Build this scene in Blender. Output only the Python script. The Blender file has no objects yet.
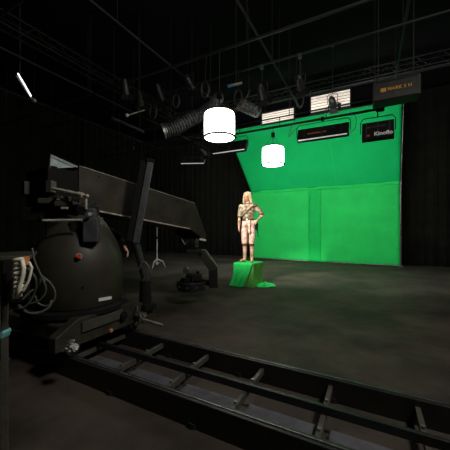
import bpy, bmesh, math, random
from mathutils import Vector, Matrix, noise
random.seed(7)
S = bpy.context.scene
COL = S.collection
PI = math.pi
EYE = 1.45
F = 276.0
YAW = math.radians(27.7)
CR, SR = math.cos(YAW), math.sin(YAW)

# ---------------------------------------------------------------- measuring
def W(r, f, z=0.0):
    """metres to the right of / ahead of the tripod -> room coordinates"""
    return Vector((CR*r - SR*f, SR*r + CR*f, z))
def P(u, v, f):
    return W((u-225)/F*f, f, EYE + (228-v)/F*f)
def PY(u, v, Y):
    t = (u-225)/F
    f = Y/(CR + SR*t)
    return P(u, v, f)
def PZ(u, v, z):
    f = (EYE-z)*F/(v-228)
    return P(u, v, f)

# ---------------------------------------------------------------- materials
def mat(name, col, rough=.6, metal=0.0, emit=0.0, ecol=None, var=0.0, vscale=6.0, col2=None, bump=0.0, bscale=30.0, spec=.5, sheen=0, stretch=(1,1,1)):
    m = bpy.data.materials.new(name); m.use_nodes = True
    nt = m.node_tree; b = nt.nodes['Principled BSDF']
    b.inputs['Base Color'].default_value = (*col, 1)
    b.inputs['Roughness'].default_value = rough
    b.inputs['Metallic'].default_value = metal
    b.inputs['Specular IOR Level'].default_value = spec
    if sheen: b.inputs['Sheen Weight'].default_value = sheen
    if emit:
        b.inputs['Emission Color'].default_value = (*(ecol or col), 1)
        b.inputs['Emission Strength'].default_value = emit
    tc = nt.nodes.new('ShaderNodeTexCoord')
    mp = nt.nodes.new('ShaderNodeMapping'); mp.inputs['Scale'].default_value = stretch
    nt.links.new(tc.outputs['Object'], mp.inputs['Vector'])
    if var or col2:
        n = nt.nodes.new('ShaderNodeTexNoise'); n.inputs['Scale'].default_value = vscale
        n.inputs['Detail'].default_value = 6; n.inputs['Roughness'].default_value = .6
        nt.links.new(mp.outputs['Vector'], n.inputs['Vector'])
        r = nt.nodes.new('ShaderNodeValToRGB')
        c2 = col2 or tuple(c*(1-var) for c in col)
        c1 = col if col2 else tuple(min(1, c*(1+var)) for c in col)
        r.color_ramp.elements[0].position = .38; r.color_ramp.elements[0].color = (*c2, 1)
        r.color_ramp.elements[1].position = .62; r.color_ramp.elements[1].color = (*c1, 1)
        nt.links.new(n.outputs['Fac'], r.inputs['Fac'])
        nt.links.new(r.outputs['Color'], b.inputs['Base Color'])
    if bump:
        n2 = nt.nodes.new('ShaderNodeTexNoise'); n2.inputs['Scale'].default_value = bscale
        n2.inputs['Detail'].default_value = 4
        nt.links.new(mp.outputs['Vector'], n2.inputs['Vector'])
        bp = nt.nodes.new('ShaderNodeBump'); bp.inputs['Strength'].default_value = bump
        bp.inputs['Distance'].default_value = .02
        nt.links.new(n2.outputs['Fac'], bp.inputs['Height'])
        nt.links.new(bp.outputs['Normal'], b.inputs['Normal'])
    return m

M = {}
M['floor'] = mat('studio_floor', (.072,.057,.045), .68, col2=(.030,.025,.020), vscale=1.1, bump=.35, bscale=7, spec=.22)
M['ceil'] = mat('black_ceiling', (.006,.006,.006), .9, spec=.1)
M['wall'] = mat('black_wall', (.008,.008,.007), .9, spec=.1)
M['drape'] = mat('black_drape', (.011,.0105,.008), .95, spec=.05, var=.3, vscale=2.0, sheen=.05)
M['g_low'] = mat('green_cloth_lower', (.025,.70,.13), .75, var=.06, vscale=1.2, spec=.15, bump=.05, bscale=3)
M['g_up'] = mat('green_cloth_upper', (.003,.50,.125), .75, var=.05, vscale=1.5, spec=.15, bump=.05, bscale=3)
M['g_seam'] = mat('green_cloth_overlap', (.012,.60,.11), .75, var=.05, vscale=2, spec=.15)
M['g_drape'] = mat('green_loose_cloth', (.02,.60,.11), .7, var=.12, vscale=7, spec=.2)
M['g_box'] = mat('green_painted_box', (.12,.46,.07), .6, col2=(.09,.32,.05), vscale=5)
M['black'] = mat('black_paint', (.012,.012,.012), .45, var=.3, vscale=5)
M['blackm'] = mat('black_matt', (.007,.007,.007), .8, spec=.2)
M['drum'] = mat('dark_olive_metal', (.040,.036,.024), .5, var=.15, vscale=4, metal=.1)
M['arm'] = mat('dark_grey_panel', (.046,.038,.026), .5, col2=(.020,.018,.013), vscale=3.2, metal=.15)
M['armedge'] = mat('worn_metal_edge', (.50,.45,.37), .45, metal=.2, var=.3, vscale=8)
M['grey'] = mat('grey_metal', (.075,.070,.058), .5, metal=.2, var=.2, vscale=8)
M['greyblue'] = mat('grey_strut', (.060,.060,.068), .5, metal=.2, var=.25, vscale=9)
M['chassis'] = mat('chassis_metal', (.038,.035,.026), .55, metal=.2, var=.45, vscale=5)
M['steel'] = mat('bright_steel', (.62,.62,.60), .35, metal=.35, var=.2, vscale=12)
M['steeld'] = mat('dull_steel', (.20,.20,.19), .4, metal=.7, var=.3, vscale=12)
M['pipe'] = mat('black_pipe', (.011,.011,.011), .6, metal=.1)
M['casebk'] = mat('case_black', (.022,.020,.018), .6, var=.3, vscale=6)
M['red'] = mat('red_button', (.65,.035,.015), .4)
M['label'] = mat('white_label', (.75,.75,.68), .6)
M['tealglass'] = mat('teal_plastic', (.42,.52,.52), .35, var=.15, vscale=10)
M['mat_plate'] = mat('grey_track_plate', (.085,.085,.10), .7, var=.25, vscale=8)
M['lantern'] = mat('lantern_fabric', (.9,.9,.9), .8, emit=11.0, ecol=(1.0,.97,.93))
M['tube'] = mat('lit_tube', (.9,.9,.9), .8, emit=108.0, ecol=(.95,1.0,.96))
M['strip'] = mat('lip_spill_glow', (.8,.78,.76), .6, emit=.3, ecol=(1,.95,.93))
M['slat'] = mat('beige_slat', (.42,.36,.31), .7)
M['ledbar'] = mat('led_bar', (.9,.9,.9), .8, emit=2.0, ecol=(.93,1,1))
M['louvre'] = mat('pale_louvre', (.80,.70,.62), .7, emit=.42, ecol=(1,.86,.76))
M['duct'] = mat('foil_duct', (.085,.09,.09), .45, metal=.3, var=.7, vscale=16)
M['yellow'] = mat('yellow_print', (.75,.38,.03), .6)
M['white'] = mat('white_print', (.8,.8,.78), .6)
M['orange'] = mat('orange_tag', (.65,.22,.10), .6)
M['cream'] = mat('cream_cable', (.88,.82,.66), .55, var=.25, vscale=10)
M['cable'] = mat('grey_cable', (.075,.08,.07), .5)
M['teal'] = mat('teal_cover', (.16,.45,.45), .5)
M['blue'] = mat('blue_gel', (.03,.12,.4), .4)
M['bag'] = mat('dark_cloth', (.05,.05,.05), .9, var=.3, vscale=10)
# people
M['skin'] = mat('skin', (.80,.47,.36), .5, var=.08, vscale=20)
M['skin2'] = mat('forearm_skin', (.88,.50,.34), .5, var=.08, vscale=20)
M['face'] = mat('tanned_skin', (.62,.33,.13), .5, var=.15, vscale=20)
M['hair'] = mat('ash_blonde_hair', (.74,.60,.38), .6, col2=(.34,.25,.13), vscale=22, stretch=(3,3,.6), bump=.8, bscale=60)
M['hair2'] = mat('dark_hair', (.02,.015,.01), .6)
M['shirt'] = mat('tan_mottled_shirt', (.66,.55,.36), .8, col2=(.10,.075,.04), vscale=15, bump=.6, bscale=28)
M['leather'] = mat('brown_leather', (.14,.065,.03), .5, var=.4, vscale=14)
M['trouser'] = mat('cream_breeches', (.95,.72,.58), .85, col2=(.45,.25,.17), vscale=14, bump=.6, bscale=22)
M['boot'] = mat('tan_suede_boot', (.52,.38,.20), .75, col2=(.24,.15,.07), vscale=20)
M['eye'] = mat('eye', (.05,.03,.02), .2)
M['lip'] = mat('lip', (.35,.09,.06), .4)
M['tee'] = mat('black_tee', (.010,.010,.010), .9, spec=.1)

# ---------------------------------------------------------------- mesh kit
class MB:
    def __init__(s): s.bm = bmesh.new()
    def _mark(s): return len(s.bm.verts)
    def box(s, c, size, R=None, bev=0.0):
        m = Matrix.Translation(Vector(c)) @ ((R.to_4x4()) if R else Matrix()) @ Matrix.Diagonal((*size, 1))
        r = bmesh.ops.create_cube(s.bm, size=1, matrix=m)
        if bev:
            es = list({e for v in r['verts'] for e in v.link_edges})
            bmesh.ops.bevel(s.bm, geom=es, offset=bev, segments=2, affect='EDGES', profile=.6)
        return s
    def cyl(s, a, b, r1, r2=None, n=20, cap=True):
        a, b = Vector(a), Vector(b); d = b-a
        if d.length < 1e-6: return s
        q = Vector((0,0,1)).rotation_difference(d.normalized()).to_matrix().to_4x4()
        bmesh.ops.create_cone(s.bm, cap_ends=cap, segments=n, radius1=r1, radius2=r1 if r2 is None else r2,
                              depth=d.length, matrix=Matrix.Translation((a+b)/2) @ q)
        return s
    def ball(s, c, r, n=16, R=None):
        if not hasattr(r, '__len__'): r = (r,r,r)
        m = Matrix.Translation(Vector(c)) @ (R.to_4x4() if R else Matrix()) @ Matrix.Diagonal((*r, 1))
        bmesh.ops.create_uvsphere(s.bm, u_segments=n, v_segments=max(6, n*2//3), radius=1, matrix=m)
        return s
    def cap(s, a, ra, b, rb, n=12):
        s.cyl(a, b, ra, rb, n); s.ball(a, ra, n); s.ball(b, rb, n); return s
    def lathe(s, c, prof, n=48, closed=True):
        c = Vector(c); rings = []
        for r, z in prof:
            rings.append([s.bm.verts.new(c + Vector((r*math.cos(2*PI*i/n), r*math.sin(2*PI*i/n), z))) for i in range(n)])
        for k in range(len(rings)-1):
            for i in range(n):
                s.bm.faces.new((rings[k][i], rings[k][(i+1)%n], rings[k+1][(i+1)%n], rings[k+1][i]))
        if closed:
            s.bm.faces.new(rings[0][::-1]); s.bm.faces.new(rings[-1])
        return s
    def loft(s, secs, n=20):
        """secs: (centre, rx, ry) horizontal ellipses"""
        rings = []
        for c, rx, ry in secs:
            c = Vector(c)
            rings.append([s.bm.verts.new(c + Vector((rx*math.cos(2*PI*i/n), ry*math.sin(2*PI*i/n), 0))) for i in range(n)])
        for k in range(len(rings)-1):
            for i in range(n):
                s.bm.faces.new((rings[k][i], rings[k][(i+1)%n], rings[k+1][(i+1)%n], rings[k+1][i]))
        s.bm.faces.new(rings[0][::-1]); s.bm.faces.new(rings[-1])
        return s
    def tube(s, pts, r, n=8):
        pts = [Vector(p) for p in pts]; rings = []; up = Vector((0,0,1)); prev = None
        for i, p in enumerate(pts):
            t = (pts[min(i+1, len(pts)-1)] - pts[max(i-1, 0)]).normalized()
            if prev is None:
                a = t.cross(up)
                if a.length < .1: a = t.cross(Vector((1,0,0)))
            else:
                a = prev - t*prev.dot(t)
            a.normalize(); prev = a; b = t.cross(a)
            rr = r(i/(len(pts)-1)) if callable(r) else r
            rings.append([s.bm.verts.new(p + (a*math.cos(2*PI*k/n) + b*math.sin(2*PI*k/n))*rr) for k in range(n)])
        for k in range(len(rings)-1):
            for i in range(n):
                s.bm.faces.new((rings[k][i], rings[k][(i+1)%n], rings[k+1][(i+1)%n], rings[k+1][i]))
        s.bm.faces.new(rings[0][::-1]); s.bm.faces.new(rings[-1])
        return s
    def prism(s, poly, d):
        """poly: 3-D points in a plane, pushed by vector d"""
        d = Vector(d)
        a = [s.bm.verts.new(Vector(p)) for p in poly]; b = [s.bm.verts.new(Vector(p)+d) for p in poly]
        s.bm.faces.new(a[::-1]); s.bm.faces.new(b)
        n = len(a)
        for i in range(n): s.bm.faces.new((a[i], a[(i+1)%n], b[(i+1)%n], b[i]))
        return s
    def grid(s, fn, nu, nv):
        g = [[s.bm.verts.new(fn(i/nu, j/nv)) for j in range(nv+1)] for i in range(nu+1)]
        for i in range(nu):
            for j in range(nv):
                s.bm.faces.new((g[i][j], g[i+1][j], g[i+1][j+1], g[i][j+1]))
        return s
    def build(s, name, m, parent=None, smooth=None, bev=0, solid=0, remesh=0, seat=None):
        bmesh.ops.recalc_face_normals(s.bm, faces=s.bm.faces)
        me = bpy.data.meshes.new(name); 
        if parent is not None:
            inv = chain(parent).inverted(); s.bm.transform(inv)
        elif seat is not None:
            s.bm.transform(Matrix.Translation(-Vector(seat)))
        s.bm.to_mesh(me); s.bm.free()
        me.materials.append(m)
        o = bpy.data.objects.new(name, me); COL.objects.link(o)
        if parent is not None: o.parent = parent
        elif seat is not None: o.location = seat
        if remesh:
            md = o.modifiers.new('remesh', 'REMESH'); md.mode = 'VOXEL'; md.voxel_size = remesh; md.use_smooth_shade = True
            sm = o.modifiers.new('smooth', 'SMOOTH'); sm.factor = .5; sm.iterations = 4
        if bev:
            md = o.modifiers.new('bevel', 'BEVEL'); md.width = bev; md.segments = 2; md.limit_method = 'ANGLE'; md.angle_limit = math.radians(40)
        if solid:
            md = o.modifiers.new('solid', 'SOLIDIFY'); md.thickness = solid; md.offset = 0
        if smooth is not None:
            for p in me.polygons: p.use_smooth = True
            if smooth < 180:
                try: me.set_sharp_from_angle(angle=math.radians(smooth))
                except Exception: pass
        return o
def chain(o):
    m = Matrix()
    while o is not None:
        m = (Matrix.Translation(o.location) @ o.rotation_euler.to_matrix().to_4x4()) @ m
        o = o.parent
    return m
def tag(o, label=None, cat=None, group=None, kind=None):
    if label: o['label'] = label
    if cat: o['category'] = cat
    if group: o['group'] = group
    if kind: o['kind'] = kind
    return o
def thing(name, loc, label, cat, group=None, rz=0):
    o = bpy.data.objects.new(name, None); COL.objects.link(o); o.empty_display_size = .1
    o.location = Vector(loc); o.rotation_euler = (0,0,rz)
    return tag(o, label, cat, group)
def copy_tree(o, parent=None):
    c = o.copy(); COL.objects.link(c)
    if parent is not None: c.parent = parent
    for ch in list(o.children): copy_tree(ch, c)
    return c
def text(name, s, m, size, origin, xdir, ydir, parent, bold=0.0, ext=.002):
    cu = bpy.data.curves.new(name, 'FONT'); cu.body = s; cu.size = size; cu.extrude = ext; cu.offset = bold
    cu.align_x = 'CENTER'; cu.align_y = 'CENTER'; cu.materials.append(m)
    tmp = bpy.data.objects.new(name+'_outline', cu); COL.objects.link(tmp)
    bpy.context.view_layer.update()
    me = bpy.data.meshes.new_from_object(tmp.evaluated_get(bpy.context.evaluated_depsgraph_get()))
    bpy.data.objects.remove(tmp); bpy.data.curves.remove(cu)
    o = bpy.data.objects.new(name, me); COL.objects.link(o)
    if not me.materials: me.materials.append(m)
    x = Vector(xdir).normalized(); y = Vector(ydir); y = (y - x*y.dot(x)).normalized(); z = x.cross(y)
    R = Matrix((x, y, z)).transposed().to_4x4()
    w = chain(parent).inverted() @ (Matrix.Translation(Vector(origin)) @ R)
    o.parent = parent; o.location = w.to_translation(); o.rotation_euler = w.to_euler()
    return o

# ---------------------------------------------------------------- room shell
XL, XR, YB, YF, ZC = -12.6, 6.6, -3.6, 13.4, 6.9
def struct(name, mb, m): return tag(mb.build(name, m), kind='structure')
struct('floor', MB().box(((XL+XR)/2, (YB+YF)/2, -.1), (XR-XL, YF-YB, .2)), M['floor'])
struct('ceiling', MB().box(((XL+XR)/2, (YB+YF)/2, ZC+.1), (XR-XL, YF-YB, .2)), M['ceil'])
struct('wall_back', MB().box(((XL+XR)/2, YF+.1, ZC/2), (XR-XL+.4, .2, ZC)), M['wall'])
struct('wall_front', MB().box(((XL+XR)/2, YB-.1, ZC/2), (XR-XL+.4, .2, ZC)), M['wall'])
struct('wall_left', MB().box((XL-.1, (YB+YF)/2, ZC/2), (.2, YF-YB, ZC)), M['wall'])
struct('wall_right', MB().box((XR+.1, (YB+YF)/2, ZC/2), (.2, YF-YB, ZC)), M['wall'])

# black drapes: each drop of cloth its own object
def drape(a, b, nrm, label, ph=0.0, H=6.75):
    a, b = Vector((*a, 0)), Vector((*b, 0)); nrm = Vector((*nrm, 0)); L = (b-a).length
    t = (b-a)/L
    def fn(u, v):
        s = u*L; z = .01 + v*H
        w = math.sin(s*2*PI/.34 + ph + .8*math.sin(s*1.7)) + .35*math.sin(s*2*PI/.13 + ph*2)
        amp = .055*(1 - .35*v) * (1+.4*math.sin(s*.9+ph))
        return a + t*s + nrm*(w*amp) + Vector((0,0,z))
    mb = MB().grid(fn, int(L/.025), 6)
    o = mb.build('black_curtain', M['drape'], smooth=180, solid=.006, seat=a)
    return tag(o, label, 'curtain', 'black drapes round the studio walls')
drape((-12.2,13.0), (-9.35,13.0), (0,-1), 'black pleated drape on the back wall in the far corner left of the green screen', 0)
drape((-9.3,13.0), (-6.6,13.0), (0,-1), 'black pleated back wall drape between the corner drape and the one by the screen', 1.1)
drape((-6.55,13.0), (-3.6,13.0), (0,-1), 'black pleated drape touching the left edge of the green screen', 2.3)
drape((.9,12.9), (6.3,12.9), (0,-1), 'black pleated drape covering the wall right of the green screen', 3.1)
drape((-12.25,8.6), (-12.25,12.9), (1,0), 'black side drape nearest the far corner behind the grey light stand', .4)
drape((-12.25,3.6), (-12.25,8.5), (1,0), 'black side drape behind the crane arm, left of the corner one', 1.9)
drape((-12.25,-1.5), (-12.25,3.5), (1,0), 'black side drape at the left edge, behind the cable rack', 2.7)

# ---------------------------------------------------------------- green screen
GY = 12.1
gs = thing('green_screen', (-1.96, GY, 0), 'tall two-tier bright green chroma key cloth screen standing on the studio floor', 'green screen')
xl, xr = -4.93, .985
zs = 3.12
ytop, ztop = 11.43, 5.96
def low(x0, x1, y=GY):
    def fn(u, v):
        x = x0 + (x1-x0)*u; z = .03 + (zs-.03)*v
        return Vector((x, y + .008*noise.noise(Vector((x*1.3, z*.9, 0)))+.004*math.sin(z*9+x), z))
    return fn
MB().grid(low(xl, xr), 60, 30).build('lower_cloth', M['g_low'], gs, smooth=180, solid=.006)
def seamx(z): return .0
MB().grid(low(PY(308.5,220,GY).x, PY(321,220,GY).x, GY-.014), 6, 30).build('overlap_strip', M['g_seam'], gs, smooth=180, solid=.004)
def up(u, v):
    x_l = xl + (-5.86-xl)*v; x_r = xr + (.99-xr)*v
    x = x_l + (x_r-x_l)*u; y = GY + (ytop-GY)*v; z = zs+.0 + (ztop-zs)*v
    sag = .06*math.sin(PI*v)*math.sin(PI*u)
    return Vector((x, y + sag + .012*noise.noise(Vector((x*.9, z*.7, 3))) - .02, z))
MB().grid(up, 60, 30).build('upper_cloth', M['g_up'], gs, smooth=180, solid=.006)
def fold(u, v):
    x = xl + (xr-xl)*u
    return Vector((x, GY-.035+.008*math.sin(x*5), zs-.07+.13*v + .012*math.sin(x*2.1)))
MB().grid(fold, 60, 3).build('overlap_fold', M['g_low'], gs, smooth=180, solid=.006)
MB().grid(lambda u, v: up(.628+.004*u+.0*v, v) + Vector((0,-.012,0)), 1, 20).build('seam', M['g_seam'], gs, solid=.004)
for x in (xr+.03, xl-.03):
    MB().cyl((x, GY+.02, 0), (x, GY+.02, zs+.05), .028).box((x, GY-.01, zs+.0), (.06,.07,.09)).box((x, GY+.03, .02), (.16,.4,.04)).build('frame_post', M['steeld'], gs, smooth=40)
MB().cyl((xr+.035, GY+.0, zs), (xr+.06, ytop, ztop), .016).build('edge_wire', M['steeld'], gs, smooth=40)
MB().cyl((-5.9, ytop, ztop), (1.02, ytop, ztop), .03).build('top_batten', M['pipe'], gs, smooth=40)
MB().cyl((xl, GY+.02, .04), (xr, GY+.02, .04), .028).build('bottom_rail', M['steeld'], gs, smooth=40)

# ---------------------------------------------------------------- overhead steel
def pipe(a, b, r, label, group='black lighting pipes under the ceiling'):
    a, b = Vector(a), Vector(b)
    o = thing('lighting_pipe', (a+b)/2, label, 'pipe', group)
    MB().cyl(a, b, r, n=14).build('tube', M['pipe'], o, smooth=40)
    for t in (.06,.3,.55,.8,.96):
        c = a.lerp(b, t); MB().cyl(c, (c.x,c.y,ZC), .008, n=8).build('hanger', M['pipe'], o)
    return o
PZ1 = 4.2
bp = thing('lighting_batten', (-3, 7.3, PZ1), 'long black lighting batten crossing in front of the top of the green screen', 'pipe')
MB().cyl((-9.5,7.3,PZ1), (.28,7.3,PZ1), .03, n=16).build('tube', M['pipe'], bp, smooth=40)
MB().cyl((-9.5,7.3,PZ1+.25), (.28,7.3,PZ1+.25), .018, n=12).build('upper_tube', M['pipe'], bp, smooth=40)
for k in range(9):
    x = -9.3 + k*1.19
    MB().cyl((x,7.3,PZ1), (x,7.3,PZ1+.25), .012, n=8).build('spacer', M['pipe'], bp)
MB().box((.24,7.3,PZ1), (.12,.1,.12), bev=.02).build('end_clamp', M['blackm'], bp)
for x in (-8.6,-5.2,-1.9,.1):
    MB().cyl((x,7.3,PZ1+.25), (x,7.3,ZC), .009, n=8).build('hanger', M['pipe'], bp)

def grid_pipes():
    ys = [(2.4,5.1,'black ceiling pipe running left to right closest to the camera side'),
          (4.64,4.85,'black pipe running left to right above the large glowing lantern'),
          (6.1,5.25,'black pipe running left to right, next behind the large lantern'),
          (9.2,5.80,'black pipe carrying the two pale louvred panels')]
    for y, z, l in ys: pipe((-11.5,y,z), (5.8,y,z), .026, l)
    xs = [(-9.4,5.45,'black cross pipe nearest the left curtains'), (-6.8,5.2,'black cross pipe over the crane head'),
          (-4.4,5.5,'black cross pipe just left of the big lantern'), (-2.0,5.32,'black cross pipe passing over the smaller lantern'),
          (.6,5.4,'black cross pipe over the right end of the green screen'), (3.0,5.6,'black cross pipe furthest right near the drape')]
    for x, z, l in xs: pipe((x,-2.5,z), (x,9.0 if x > -5 else 11.0,z), .024, l)
grid_pipes()
# box truss
def truss(a, b, w, label):
    a, b = Vector(a), Vector(b); t = (b-a).normalized(); L = (b-a).length
    sd = t.cross(Vector((0,0,1))).normalized()*w/2; upv = Vector((0,0,w/2))
    o = thing('lighting_truss', (a+b)/2, label, 'truss', 'black trusses under the ceiling')
    for s1 in (-1,1):
        for s2 in (-1,1):
            MB().cyl(a+sd*s1+upv*s2, b+sd*s1+upv*s2, .022, n=10).build('chord', M['pipe'], o, smooth=40)
    mb = MB(); n = int(L/w)
    for i in range(n):
        p = a+t*(i*L/n); q = a+t*((i+1)*L/n)
        for s1 in (-1,1): mb.cyl(p+sd*s1+upv*(1 if i%2 else -1), q+sd*s1+upv*(-1 if i%2 else 1), .011, n=6)
        mb.cyl(p+upv+sd, q+upv-sd, .011, n=6)
    mb.build('lacing', M['pipe'], o)
    return o
truss((-9.5,10.3,6.5), (3.5,10.3,6.5), .32, 'black box truss running left to right high above the green screen')
truss((-7.6,3.0,6.3), (-7.6,9.9,6.3), .3, 'black box truss running away over the crane arm')

# ---------------------------------------------------------------- lanterns
def lantern(c, r, h, label, top):
    x, y, z = c
    o = thing('lantern_light', (x,y,z-h/2), label, 'hanging light', 'glowing white drum lanterns')
    prof = [(.01,-h/2-.004),(r*.9,-h/2-.002),(r*.99,-h/2),(r,-h/2+.012),(r*1.01,0),(r,h/2-.03),(r*.95,h/2)]
    MB().lathe((x,y,z), prof, 48).build('shade', M['lantern'], o, smooth=50)
    ring = MB()
    pts = [(x+(r*1.04)*math.cos(a*PI/24), y+(r*1.04)*math.sin(a*PI/24), z-h/2+.004) for a in range(49)]
    ring.tube(pts, .021, 8).build('lower_ring', M['blackm'], o)
    t = MB().lathe((x,y,z), [(r*.94,h/2+.002),(r*.9,h/2+.03),(r*.55,h/2+.05),(r*.3,h/2+.09),(r*.1,h/2+.1)], 32)
    t.build('top_cap', M['blackm'], o, smooth=50)
    br = MB()
    for k in range(4):
        a = k*PI/2+.4
        br.cyl((x+r*.8*math.cos(a), y+r*.8*math.sin(a), z+h/2+.03), (x,y,z+h/2+.34), .005, n=6)
    br.build('hanging_wires', M['pipe'], o)
    MB().cyl((x,y,z+h/2+.3), (x,y,top), .010, n=8).build('stem', M['pipe'], o)
    MB().box((x,y,z+h/2+.36), (.09,.09,.12), bev=.015).build('socket', M['blackm'], o)
    return o
l1 = W((219.5-225)/F*5.3, 5.3); l2 = PY(273,154,7.3)
lantern((l1.x,l1.y,3.41), .29, .46, 'large white glowing drum lantern, the nearer and higher of the two', 4.83)
lantern((l2.x,7.3,3.41), .29, .46, 'smaller looking white drum lantern hanging in front of the green screen', PZ1)

# ---------------------------------------------------------------- fluorescent banks (backs towards us, tubes towards the screen)
def bank(x0, x1, zc, h, label, y=7.3, tilt=-.42, rz=0, word=None, strip=True, group='fluorescent banks on the batten'):
    xc = (x0+x1)/2; w = x1-x0
    o = thing('fluorescent_bank', (xc, y, zc), label, 'studio light', group, rz)
    R = Matrix.Rotation(rz, 3, 'Z') @ Matrix.Rotation(tilt, 3, 'X'); C = Vector((xc,y,zc))
    def L(v): return C + R @ Vector(v)
    d = .12
    shell = MB()
    shell.box(L((0,-d/2,0)), (w,.02,h), R, .006)
    shell.box(L((0,0,h/2-.01)), (w,d,.02), R); shell.box(L((0,0,-h/2+.01)), (w,d,.02), R)
    shell.box(L((w/2-.01,0,0)), (.02,d,h), R); shell.box(L((-w/2+.01,0,0)), (.02,d,h), R)
    shell.build('housing', M['blackm'], o)
    n = 4
    for k in range(n):
        zz = (k-(n-1)/2)*h/n*.92
        MB().cyl(L((-w/2+.03,.03,zz)), L((w/2-.03,.03,zz)), .019, n=12).build('tube', M['tube'], o, smooth=40)
    # lip of the lower barn door, tube light on it put in as glow
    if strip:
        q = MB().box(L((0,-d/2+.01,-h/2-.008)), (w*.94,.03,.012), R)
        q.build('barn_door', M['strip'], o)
    rib = MB()
    for k in (-1,0,1): rib.box(L((k*w*.36,-d/2-.02,0)), (.03,.02,h*.86), R)
    rib.box(L((0,-d/2-.025,h*.18)), (w*.5,.03,.05), R, .008)
    rib.build('rear_brackets', M['pipe'], o)
    # yoke
    zt = PZ1 - zc
    yk = MB(); top = min(zt-.06, h/2+.12)
    pts = [L((-w/2-.03,0,-.02)), C+Matrix.Rotation(rz,3,'Z')@Vector((-w/2-.03,0,top*.75)), C+Matrix.Rotation(rz,3,'Z')@Vector((-w/2+.03,0,top)),
           C+Matrix.Rotation(rz,3,'Z')@Vector((w/2-.03,0,top)), C+Matrix.Rotation(rz,3,'Z')@Vector((w/2+.03,0,top*.75)), L((w/2+.03,0,-.02))]
    yk.tube(pts, .011, 8); yk.build('yoke', M['pipe'], o)
    MB().cyl(C+Vector((0,0,top)), (xc,y,PZ1+.02), .014, n=8).build('spigot', M['pipe'], o)
    MB().box((xc,y,PZ1), (.07,.09,.09), bev=.01).build('hook_clamp', M['blackm'], o)
    nx, nz = R@Vector((1,0,0)), R@Vector((0,0,1))
    if word:
        text('lettering', word[0], M['white'], word[1], L((w*.17,-d/2-.04,-h*.27)), nx, nz, o, bold=.004)
    return o, L, nx, nz
a0 = PY(298,133,7.3).x; a1 = PY(349,133,7.3).x
oA, LA, nx, nz = bank(a0, a1, 3.84, .33, 'long black fluorescent bank hanging over the middle of the green screen')
text('lettering', 'FLUORESCENT', M['orange'], .07, LA((-.12,-.075,-.02)), nx, nz, oA, bold=.001)
c0 = PY(214,133,7.3).x; c1 = PY(247,133,7.3).x
bank(c0, c1, 3.82, .33, 'long black fluorescent bank just under the large lantern, crossing the screen left edge')
b0 = PY(362,131,7.3).x; b1 = PY(394,131,7.3).x
oB, LB, nx, nz = bank(b0, b1, 3.69, .42, 'short black fluorescent bank with white lettering at the right of the green screen', tilt=-.2, word=('Kinoflo',.125), strip=False)
MB().box(LB((-.2,-.073,.08)), (.09,.006,.03)).box(LB((.1,-.073,.1)), (.06,.006,.025)).build('label', M['greyblue'], oB)
MB().box(LB((-.2,-.073,-.12)), (.07,.006,.04)).build('warning_label', M['red'], oB)
d0 = PY(183,160,7.3).x; d1 = PY(203,160,7.3).x
bank(d0, d1, 3.60, .26, 'small black fluorescent bank by the back drape, left of the lantern', rz=.42, tilt=-.3)

# pale louvred panels high above the screen
def louvre(c, w, h, label):
    o = thing('louvred_panel', c, label, 'studio light', 'pale louvred panels above the green screen')
    c = Vector(c)
    MB().box(c+Vector((0,.03,0)), (w,.02,h)).build('backing', M['louvre'], o)
    fr = MB()
    fr.box(c+Vector((0,0,h/2+.015)), (w+.06,.1,.03)).box(c+Vector((0,0,-h/2-.015)), (w+.06,.1,.03)).box(c+Vector((w/2+.015,0,0)), (.03,.1,h)).box(c+Vector((-w/2-.015,0,0)), (.03,.1,h))
    fr.build('frame', M['blackm'], o)
    n = max(5, int(h/.085)); sl = MB()
    for k in range(1, n): sl.box(c+Vector((0,-.005,-h/2+h*k/n)), (w,.03,.008))
    sl.build('louvre', M['slat'], o)
    hg = MB()
    for s_ in (-1,1): hg.cyl(c+Vector((s_*w*.4,0,h/2)), (c.x+s_*w*.4, c.y, 5.775), .01, n=8)
    hg.build('hanger', M['pipe'], o)
p0 = PY(262,116,9.2); p1 = PY(294,110,9.2)
louvre(((p0.x+p1.x)/2, 9.2, 5.27), p1.x-p0.x, .37, 'pale beige louvred light panel above the smaller lantern')
p0 = PY(311,106,9.2); p1 = PY(350,97,9.2)
louvre(((p0.x+p1.x)/2, 9.2, 5.42), p1.x-p0.x, .52, 'pale beige louvred light panel with a black lamp head hanging in front of it')

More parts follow.
